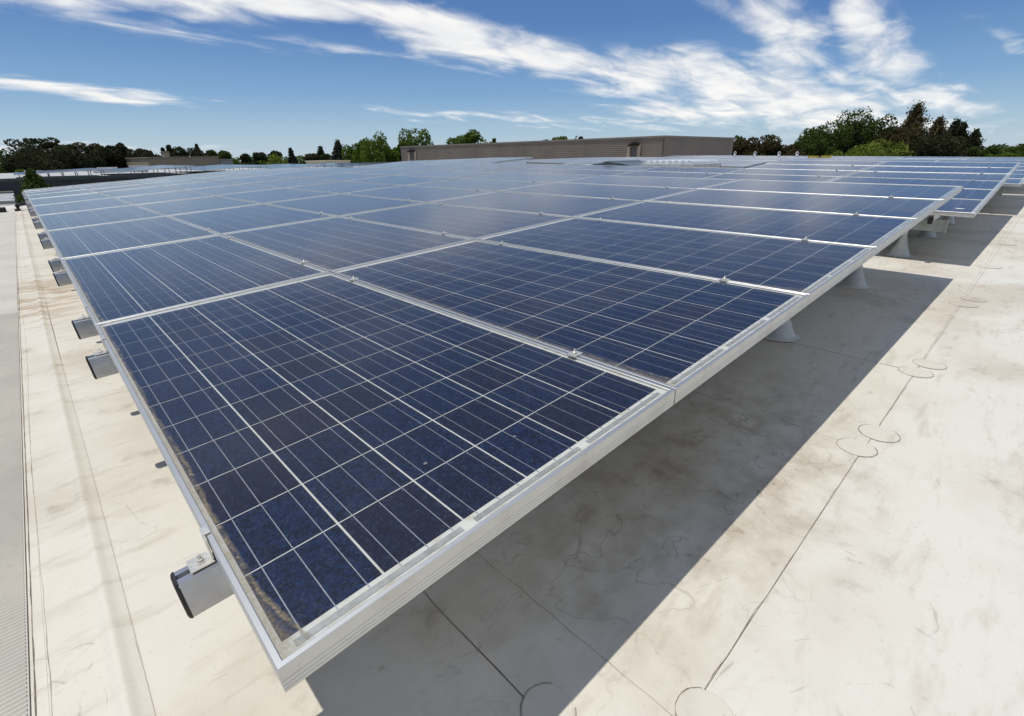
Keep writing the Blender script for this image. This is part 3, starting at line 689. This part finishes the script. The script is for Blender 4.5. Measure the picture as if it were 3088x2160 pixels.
def far_panel_material():
    m, t, out = material('far_panel_glass'); tc = t.new('ShaderNodeTexCoord'); n = t.noise(tc.outputs['Object'], .8, 3, .5)
    p = principled(t, out, t.mix(n, (.05, .06, .09), (.075, .09, .13)), .16, 0); p.inputs['IOR'].default_value = 1.5; return m
M_FARP = far_panel_material()
def far_array(ox, oy, zlow, tilt, rows, label, nposts=7):
    t = empty('distant_solar_array', label, 'solar array', 'arrays on the neighbouring wing', loc=(ox, oy, WT))
    s, c = math.sin(R_(tilt)), math.cos(R_(tilt)); z0 = zlow - WT
    for i in range(6):
        b = MB()
        for j in range(rows):
            x0, x1 = i * 1.0, i * 1.0 + .985; y0, y1 = j * 1.994, j * 1.994 + 1.98
            P = lambda x, y, d: (x * c, y, z0 + x * s + d)
            b.add([P(x0, y0, -.046), P(x1, y0, -.046), P(x1, y1, -.046), P(x0, y1, -.046), P(x0, y0, 0), P(x1, y0, 0), P(x1, y1, 0), P(x0, y1, 0)], [(0, 3, 2, 1), (4, 5, 6, 7), (0, 1, 5, 4), (1, 2, 6, 5), (2, 3, 7, 6), (3, 0, 4, 7)])
        tag(obj('panel_row', b.mesh('panel_row', M_FARP), t), kind=None)
    b = MB(); b.box(-.02, 6 * c, -.012, -.002, 0, 0)
    v = [(0, -.012, z0 - .05), (6 * c, -.012, z0 + 6 * s - .05), (6 * c, -.012, z0 + 6 * s + .004), (0, -.012, z0 + .004), (0, -.003, z0 - .05), (6 * c, -.003, z0 + 6 * s - .05), (6 * c, -.003, z0 + 6 * s + .004), (0, -.003, z0 + .004)]
    b = MB().add(v, [(0, 1, 2, 3), (3, 2, 6, 7), (0, 4, 5, 1)]); obj('edge_frame', b.mesh('edge_frame', M_FRAME), t)
    for q in range(nposts):
        for r in range(2):
            x = .3 + q * (5.4 / (nposts - 1)); b = MB(); zt = z0 + x * s - .05; b.lathe([(.12, -.3), (.035, -.1), (.03, zt)], 8, x * c, .5 + r * 1.9); obj('post', b.mesh('post', M_GALV), t)
    return t
for q, (ox, zl, tl, rows) in enumerate(((-.1, -.27, 2.6, 6), (6.55, -.29, 3.9, 8), (13.5, -.31, 3.2, 9), (20.6, -.32, 2.6, 9), (27.6, -.33, 2.6, 9), (34.5, -.33, 2.6, 9))):
    far_array(ox, 56, zl, tl, rows, f'distant tilted solar array on the neighbouring wing, {ordw(q)} from the left')
b = MB(); b.box(0, 1.6, 0, 1.2, -.2, .62); b.box(-.1, 1.7, -.1, 1.3, .62, .72); tag(obj('rooftop_unit', b.mesh('rooftop_unit', simple('unit_grey', (.45, .47, .47), .5)), None, (10.6, 78, WT - .2)), 'pale grey rooftop unit behind the distant arrays, nearer the tan block', 'rooftop unit')
b = MB(); b.box(0, 3.2, 0, 1.2, -.2, .42); b.box(.5, 2.4, .2, 1.0, .42, .60); tag(obj('rooftop_unit', b.mesh('rooftop_unit', simple('unit_pale', (.52, .53, .52), .5)), None, (6.8, 78, WT - .2)), 'long low pale rooftop unit behind the second distant array', 'rooftop unit')

# far buildings
def far_building(name, x0, x1, y0, y1, zt, color, label, windows=0):
    t = empty(name, label, 'building', loc=(x0, y0, GROUND)); m = simple(name + '_wall', color, .8, 0, .08, .3)
    b = MB(); b.box(0, x1 - x0, 0, y1 - y0, 0, zt - GROUND - .15); obj('wall', b.mesh('wall', m), t)
    b = MB(); b.box(-.12, x1 - x0 + .12, -.12, y1 - y0 + .12, zt - GROUND - .15, zt - GROUND); obj('parapet', b.mesh('parapet', m), t)
    return t
far_building('tan_block', 16.6, 27.2, 104, 128, 1.16, (.33, .26, .18), 'flat tan block beyond the distant arrays')
far_building('grey_annex', 27.4, 29.6, 104.5, 116, .70, (.36, .34, .31), 'small grey annex at the right of the tan block')
far_building('cream_block', 38.0, 42.4, 84, 92, .22, (.50, .44, .32), 'small cream block below the conifers')
far_building('tan_tower', 27.5, 28.6, 150, 153, 2.6, (.45, .36, .26), 'tiny tan tower showing between dark far trees')
far_building('pale_house', 1.0, 9.0, 118, 130, -.75, (.55, .54, .52), 'pale low building glimpsed between the dark tree trunks')

# dark rubber things at the end of the mat
t = empty('drain_box', 'black grated drain box at the far end of the grey mat', 'drain', loc=(-.62, 18.9, rz(0, 18.9) + .01))
b = MB(); b.box(-.22, .13, -.15, .22, 0, .11); obj('body', b.mesh('body', M_BLACK), t)
for k in range(6):
    b = MB(); b.box(-.20 + k * .055, -.175 + k * .055, -.16, .2, .112, .122); obj('grate_bar', b.mesh('grate_bar', simple('grate_grey', (.10, .11, .11), .6)), t)
t = empty('pipe_saddle', 'black angled pipe saddle beyond the last rail ends', 'pipe', loc=(-.25, 19.0, rz(0, 19) + .01))
b = MB(); b.tube([(0, 0, .0), (0, .05, .13), (.06, .3, .15), (.32, .9, .15)], .05, 8); obj('pipe', b.mesh('pipe', M_BLACK), t)
b = MB(); b.box(-.08, .05, -.08, .08, 0, .05); obj('foot', b.mesh('foot', M_BLACK), t)

# ------------------------------------------------------------------ trees
def leaf_material(name, dark, light):
    m, t, out = material(name); g = t.new('ShaderNodeNewGeometry'); oi = t.new('ShaderNodeObjectInfo')
    n = t.noise(g.outputs['Position'], .5, 3, .6)
    f = t.m('ADD', t.m('MULTIPLY', g.outputs['Random Per Island'], .55), t.m('MULTIPLY', t.ss(n, .3, .7), .45))
    col = t.mix(f, dark, light)
    d = t.new('ShaderNodeBsdfDiffuse'); t.put(d.inputs[0], col)
    tl = t.new('ShaderNodeBsdfTranslucent'); t.put(tl.inputs[0], t.mix(.5, col, light))
    mx = t.new('ShaderNodeMixShader'); mx.inputs[0].default_value = .25; t.l.new(d.outputs[0], mx.inputs[1]); t.l.new(tl.outputs[0], mx.inputs[2]); t.l.new(mx.outputs[0], out.inputs[0]); return m
ML = {'dark': leaf_material('dark_foliage', (0.0216, 0.0288, 0.0156), (0.0792, 0.0792, 0.0408)), 'brown': leaf_material('brownish_foliage', (0.0456, 0.0408, 0.0192), (0.1380, 0.1104, 0.0528)),
      'green': leaf_material('fresh_foliage', (0.0408, 0.0744, 0.0144), (0.1680, 0.2280, 0.0408)), 'mid': leaf_material('mid_foliage', (0.0288, 0.0480, 0.0144), (0.1080, 0.1440, 0.0360)),
      'lime': leaf_material('lime_foliage', (0.0780, 0.1140, 0.0168), (0.2460, 0.2820, 0.0540)), 'blue': leaf_material('conifer_foliage', (0.0264, 0.0360, 0.0240), (0.0936, 0.1008, 0.0648))}
M_BARK = simple('bark', (.075, .055, .040), .9, 0, .3, 2); M_BARKL = simple('pale_bark', (.20, .17, .14), .9, 0, .3, 2)
def leaves(pts, size, mat, name='crown'):
    pts = np.asarray(pts); n = len(pts)
    a = nrng.normal(size=(n, 3)); a /= np.linalg.norm(a, axis=1)[:, None]
    r = nrng.normal(size=(n, 3)); b = np.cross(a, r); b /= np.linalg.norm(b, axis=1)[:, None] + 1e-9
    s = size * nrng.uniform(.55, 1.35, n)[:, None]
    V = np.empty((n, 4, 3)); V[:, 0] = pts - a * s; V[:, 1] = pts - b * s * .55; V[:, 2] = pts + a * s; V[:, 3] = pts + b * s * .55
    me = bpy.data.meshes.new(name); me.vertices.add(4 * n); me.vertices.foreach_set('co', V.reshape(-1))
    me.loops.add(4 * n); me.loops.foreach_set('vertex_index', np.arange(4 * n, dtype=np.int32))
    me.polygons.add(n); me.polygons.foreach_set('loop_start', np.arange(0, 4 * n, 4, dtype=np.int32)); me.polygons.foreach_set('loop_total', np.full(n, 4, dtype=np.int32))
    me.update(calc_edges=True); me.validate(); me.materials.append(mat); return me
def ball(c, r, n):
    d = nrng.normal(size=(n, 3)); d /= np.linalg.norm(d, axis=1)[:, None]
    rad = nrng.uniform(.35, 1, n) ** .45
    return np.asarray(c) + d * rad[:, None] * np.asarray(r)
def place(px, ytop, depth):             # direction px (3088-wide frame), top height, distance -> x, y, z of the treetop
    f = 1461.8; d = FW + RT * ((px - 1544) / f) - UP * ((ytop - 1080) / f); p = CAM + d * depth; return p
def tree(px, ytop, wpx, depth, kind, leaf, label, group, zbase=GROUND, low=None):
    top = place(px, ytop, depth); H = top.z - zbase; w = 1.35 * wpx * depth / 1461.8
    nm = {'broad': 'broadleaf_tree', 'umbrella': 'spreading_pine_tree', 'conifer': 'conifer_tree', 'bush': 'leafy_bush', 'palm': 'palm_tree', 'spire': 'broadleaf_tree'}[kind]
    t = empty(nm, label, {'bush': 'bush'}.get(kind, 'tree'), group, loc=(top.x, top.y, zbase))
    b = MB(); rt = max(.12, H * .018); bark = M_BARKL if kind == 'umbrella' and rng.random() < .5 else M_BARK
    pts = []
    if kind in ('broad', 'spire'):
        cl = H * (.70 if low is None else low)                      # crown depth
        b.tube([(0, 0, 0), (rng.uniform(-.2, .2), 0, H * .3), (0, rng.uniform(-.3, .3), H * .62)], [rt, rt * .8, rt * .35], 8)
        nc = 22
        for k in range(nc):
            h = rng.uniform(0, 1); rr = math.sin(math.pi * min(1, .18 + .80 * (1 - h * .80))) ** .6 * .5 * w
            a = rng.uniform(0, 6.283); r0 = rr * rng.uniform(.25, .80); c = (r0 * math.cos(a), r0 * math.sin(a), H - cl + cl * (.08 + .84 * h)); cr = w * rng.uniform(.13, .22)
            b.tube([(0, 0, H - cl * rng.uniform(.6, .95)), (c[0] * .5, c[1] * .5, c[2] - cr), c], [rt * .4, rt * .22, .03], 5)
            pts.append(ball(c, (cr, cr, cr * (1.5 if kind == 'spire' else .85)), 400))
        if kind == 'spire':
            for k in range(9):
                a = rng.uniform(0, 6.283); r0 = rng.uniform(0, .40) * w; hh = rng.uniform(.75, 1.0); c = (r0 * math.cos(a), r0 * math.sin(a), H * hh - w * .10); pts.append(ball(c, (w * .045, w * .045, w * .13), 60))
        sz = max(.10, depth * .0024)
    elif kind == 'umbrella':
        b.tube([(0, 0, 0), (rng.uniform(-.5, .5), rng.uniform(-.5, .5), H * .45), (rng.uniform(-.4, .4), 0, H * .75)], [rt, rt * .75, rt * .4], 8)
        for k in range(15):
            a = rng.uniform(0, 6.283); r0 = .5 * w * rng.uniform(.15, .95); h = rng.uniform(.62, .985) - .10 * r0 / w; c = (r0 * math.cos(a), r0 * math.sin(a), H * h)
            b.tube([(0, 0, H * rng.uniform(.4, .65)), (c[0] * .55, c[1] * .55, H * (h - .10)), (c[0], c[1], c[2])], [rt * .45, rt * .28, .05], 5)
            cr = w * rng.uniform(.09, .16); pts.append(ball(c, (cr, cr, cr * .50), 190))
        sz = max(.1, depth * .0023)
    elif kind == 'conifer':
        b.tube([(0, 0, 0), (0, 0, H * .6), (0, 0, H * .99)], [rt, rt * .6, .03], 7)
        zb = H * (.50 if low is None else 1 - low); w *= 1.25
        nl = 26
        for k in range(nl):
            h = k / (nl - 1); z = zb + (H - zb) * h; rr = .5 * w * (1 - h) ** .85 + .02 * w
            m_ = 5 + int(5 * (1 - h))
            for q in range(m_):
                a = rng.uniform(0, 6.283); L = rr * rng.uniform(.55, 1.12); e = 26 + int(26 * (1 - h)); s = nrng.uniform(.1, 1, e) ** .7
                pp = np.c_[math.cos(a) * L * s, math.sin(a) * L * s, z - .16 * L * s + .10 * L * s * s] + nrng.normal(size=(e, 3)) * .035 * w; pts.append(pp)
                if q % 2 == 0: b.tube([(0, 0, z), (math.cos(a) * L * .9, math.sin(a) * L * .9, z - .1 * L)], [.05, .015], 4, False)
        sz = max(.09, depth * .0022)
    elif kind == 'bush':
        b.tube([(0, 0, 0), (0, 0, H * .5)], [rt * .6, rt * .2], 6)
        for k in range(11):
            a = rng.uniform(0, 6.283); r0 = .42 * w * rng.uniform(0, 1); c = (r0 * math.cos(a), r0 * math.sin(a), H * rng.uniform(.45, .86)); cr = w * rng.uniform(.13, .22); hh = min(H * .16, cr)
            b.tube([(0, 0, H * .3), (c[0], c[1], c[2])], [rt * .3, .03], 4, False); pts.append(ball(c, (cr, cr, hh), 300))
        sz = max(.1, depth * .0023)
    elif kind == 'palm':
        b.tube([(0, 0, 0), (.1, 0, H * .5), (0, 0, H * .93)], [.28, .2, .18], 8)
        for k in range(26):
            a = rng.uniform(0, 6.283); el = rng.uniform(-.5, 1.2); s = np.linspace(.1, 1, 22); L = w * .55
            pp = np.c_[np.cos(a) * L * s * math.cos(el), np.sin(a) * L * s * math.cos(el), H * .93 + L * (s * math.sin(el) - .45 * s * s)] + nrng.normal(size=(22, 3)) * .05; pts.append(pp)
        sz = max(.08, depth * .002)
    obj('trunk', b.mesh('trunk', bark), t); obj('crown', leaves(np.concatenate(pts), sz, ML[leaf]), t)
    return t
GL, GM, GR = 'trees at the far left', 'trees in the middle distance', 'trees at the far right'
T = [
 # left skyline
 (20, 462, 120, 95, 'broad', 'mid', 'dark green rounded tree at the far left edge', GL), (62, 448, 90, 92, 'broad', 'dark', 'dark bushy tree beside the left edge, below the tall pines', GL),
 (48, 492, 60, 70, 'bush', 'lime', 'yellow-green bush in front of the dark trees at far left', GL), (88, 452, 80, 88, 'broad', 'dark', 'dark low tree left under the tallest spreading pine', GL),
 (108, 409, 110, 90, 'umbrella', 'dark', 'tallest dark spreading pine with airy flat crown, far left', GL), (140, 425, 80, 92, 'umbrella', 'dark', 'dark spreading pine just right of the tallest one', GL), (128, 455, 110, 84, 'broad', 'dark', 'dense dark tree under the tallest spreading pine', GL),
 (185, 421, 90, 92, 'umbrella', 'dark', 'airy dark pine, third in the left skyline', GL), (180, 452, 120, 88, 'broad', 'dark', 'dense dark tree under the third pine', GL), (235, 422, 100, 92, 'umbrella', 'brown', 'brownish airy pine with pale trunk, fourth in the left skyline', GL),
 (288, 432, 60, 93, 'broad', 'dark', 'narrow dark tree right of the pale-trunked pine', GL), (262, 448, 90, 90, 'broad', 'dark', 'dark tree filling under the pale-trunked pine', GL), (325, 441, 80, 95, 'broad', 'dark', 'dark rounded tree left above the tan block', GL),
 (372, 439, 60, 96, 'spire', 'dark', 'pointed dark tree just left of the tan block', GL), (420, 446, 80, 118, 'broad', 'dark', 'dark tree behind the left end of the tan block', GL), (455, 452, 70, 122, 'broad', 'dark', 'dark low tree behind the tan block middle', GL),
 (490, 449, 24, 130, 'conifer', 'blue', 'thin conifer tip behind the tan block', GL), (508, 443, 40, 132, 'conifer', 'dark', 'dark conifer behind the tan block beside the tiny tower', GL), (550, 448, 90, 122, 'broad', 'dark', 'broad dark tree behind the right half of the tan block', GL),
 (592, 438, 22, 125, 'conifer', 'dark', 'slender dark conifer above the tan block right end', GL), (622, 454, 70, 122, 'broad', 'dark', 'dark tree above the right end of the tan block', GL), (660, 455, 60, 118, 'broad', 'mid', 'dark green tree above the grey annex', GL),
 # middle
 (720, 474, 70, 100, 'bush', 'mid', 'dark low bush right of the grey annex', GM), (752, 457, 60, 104, 'broad', 'dark', 'airy dark tree right of the grey annex', GM), (795, 473, 110, 92, 'bush', 'green', 'long sunlit green hedge bush, left part', GM),
 (808, 451, 56, 108, 'broad', 'dark', 'dark round tree above the green hedge', GM), (850, 466, 110, 90, 'bush', 'lime', 'bright green hedge bush, right part', GM), (876, 450, 26, 118, 'conifer', 'blue', 'thin grey-green conifer above the bright hedge', GM),
 (920, 463, 70, 95, 'broad', 'dark', 'dark green round tree right of the bright hedge', GM), (966, 447, 36, 110, 'conifer', 'blue', 'grey-green conifer left of the tall grey one', GM), (988, 457, 40, 104, 'broad', 'mid', 'small dark tree between two conifers', GM),
 (1018, 430, 52, 100, 'conifer', 'blue', 'tall grey-green conifer above the cream block', GM), (950, 474, 60, 92, 'bush', 'mid', 'low green bush left of the cream block', GM), (1044, 455, 50, 102, 'broad', 'dark', 'dark airy tree between tall conifer and green trees', GM),
 (1085, 428, 76, 88, 'spire', 'green', 'left one of the sunlit fresh green trees', GM), (1132, 418, 90, 86, 'spire', 'green', 'tallest of the sunlit fresh green trees beside the plant room', GM), (1172, 444, 66, 88, 'broad', 'green', 'green tree sloping down toward the plant room', GM),
 (1205, 432, 34, 92, 'spire', 'green', 'narrow green tree touching the plant room left corner', GM), (1252, 404, 92, 96, 'spire', 'green', 'green pointed tree above the plant room left end', GM), (1412, 388, 100, 92, 'broad', 'green', 'round green tree above the plant room roof', GM),
 (1487, 416, 22, 96, 'spire', 'green', 'tiny green treetop right of the round tree', GM), (1660, 406, 70, 96, 'broad', 'lime', 'yellow-green treetop above the plant room middle', GM), (1700, 405, 40, 97, 'broad', 'lime', 'smaller yellow-green treetop above the plant room', GM), (1744, 401, 30, 100, 'broad', 'dark', 'small dark treetop above the plant room', GM),
 (1780, 411, 16, 100, 'broad', 'dark', 'tiniest dark treetop above the plant room', GM),
 # right
 (2232, 408, 34, 100, 'palm', 'mid', 'small palm just right of the plant room', GR), (2250, 428, 80, 96, 'broad', 'brown', 'brownish tree below the small palm', GR), (2290, 415, 90, 96, 'broad', 'brown', 'brown-green airy tree, second right of the plant room', GR), (2335, 424, 70, 97, 'broad', 'brown', 'brown-green tree, third right of the plant room', GR),
 (2385, 428, 70, 96, 'broad', 'brown', 'low brownish tree left of the round dark tree', GR), (2425, 416, 70, 97, 'broad', 'mid', 'olive tree touching the round dark tree', GR), (2500, 379, 130, 98, 'broad', 'mid', 'large round dark green tree on the right', GR), (2470, 410, 90, 95, 'broad', 'mid', 'olive tree under the large round one', GR),
 (2615, 350, 120, 100, 'spire', 'mid', 'tall spiky dark green broadleaf tree', GR), (2570, 372, 60, 100, 'spire', 'dark', 'dark spiky tree left of the tall broadleaf', GR), (2680, 390, 90, 100, 'broad', 'brown', 'brownish tree between tall broadleaf and redwood', GR),
 (2600, 424, 130, 82, 'bush', 'lime', 'light green bush in front of the tall broadleaf, left part', GR), (2665, 418, 120, 84, 'bush', 'lime', 'light green bush in front of the tall broadleaf, right part', GR), (2530, 446, 60, 84, 'bush', 'lime', 'small light green bush at the foot of the round tree', GR),
 (2772, 320, 100, 96, 'conifer', 'brown', 'tallest redwood with brownish pointed crown', GR), (2735, 385, 110, 96, 'broad', 'brown', 'brown shaded tree left of the tallest redwood', GR), (2780, 420, 130, 92, 'broad', 'dark', 'dark shaded tree under the tallest redwood', GR),
 (2835, 361, 76, 98, 'conifer', 'brown', 'second redwood, right of the tallest', GR), (2885, 368, 70, 98, 'conifer', 'dark', 'dark pointed redwood, third of the row', GR), (2907, 376, 60, 97, 'conifer', 'dark', 'dark pointed redwood, fourth of the row', GR), (2946, 397, 56, 98, 'conifer', 'dark', 'last and lowest redwood of the row', GR), (2860, 430, 120, 92, 'broad', 'dark', 'dark tree filling under the redwood row', GR),
 (2935, 448, 70, 84, 'bush', 'lime', 'light green bush at the foot of the last redwood', GR), (2985, 443, 70, 90, 'broad', 'mid', 'low green tree right of the redwood row', GR), (3040, 441, 90, 90, 'bush', 'green', 'green bush near the right edge', GR), (3085, 435, 60, 92, 'broad', 'mid', 'dark green tree at the right edge', GR), (3000, 456, 80, 84, 'bush', 'green', 'low green bush below the right-edge trees', GR), (2720, 446, 80, 84, 'bush', 'mid', 'dark bush at the foot of the tallest redwood', GR),
 (2400, 452, 80, 84, 'bush', 'brown', 'brown low bush left of the yellow bar', GR), (2260, 455, 80, 86, 'bush', 'brown', 'brown low bush right beside the plant room', GR), (2320, 455, 80, 86, 'bush', 'mid', 'olive low bush under the brown trees', GR),
]
# the wooded horizon behind the single trees
wp = []
for k in range(520):
    px = rng.uniform(-250, 3350); dp = rng.uniform(150, 260)
    hz = 491.5 - .01459 * (px - 29); top = place(px, hz - rng.uniform(2, 15), dp); r = rng.uniform(2.5, 5.5)
    wp.append(ball((top.x, top.y, top.z - r * .8), (r, r, r * .8), 46))
    wp.append(ball((top.x, top.y, top.z - r * 2.2), (r * 1.2, r * 1.2, r), 26))
tag(obj('distant_wood', leaves(np.concatenate(wp), .75, ML['mid'], 'distant_wood')), 'hazy dark wooded skyline behind the single trees', 'wood', None, 'stuff')
for a in T: tree(*a)
tree(92, 521, 78, 27, 'conifer', 'mid', 'small dark green conifer top in front of the charcoal wall', GL, GROUND, .22)
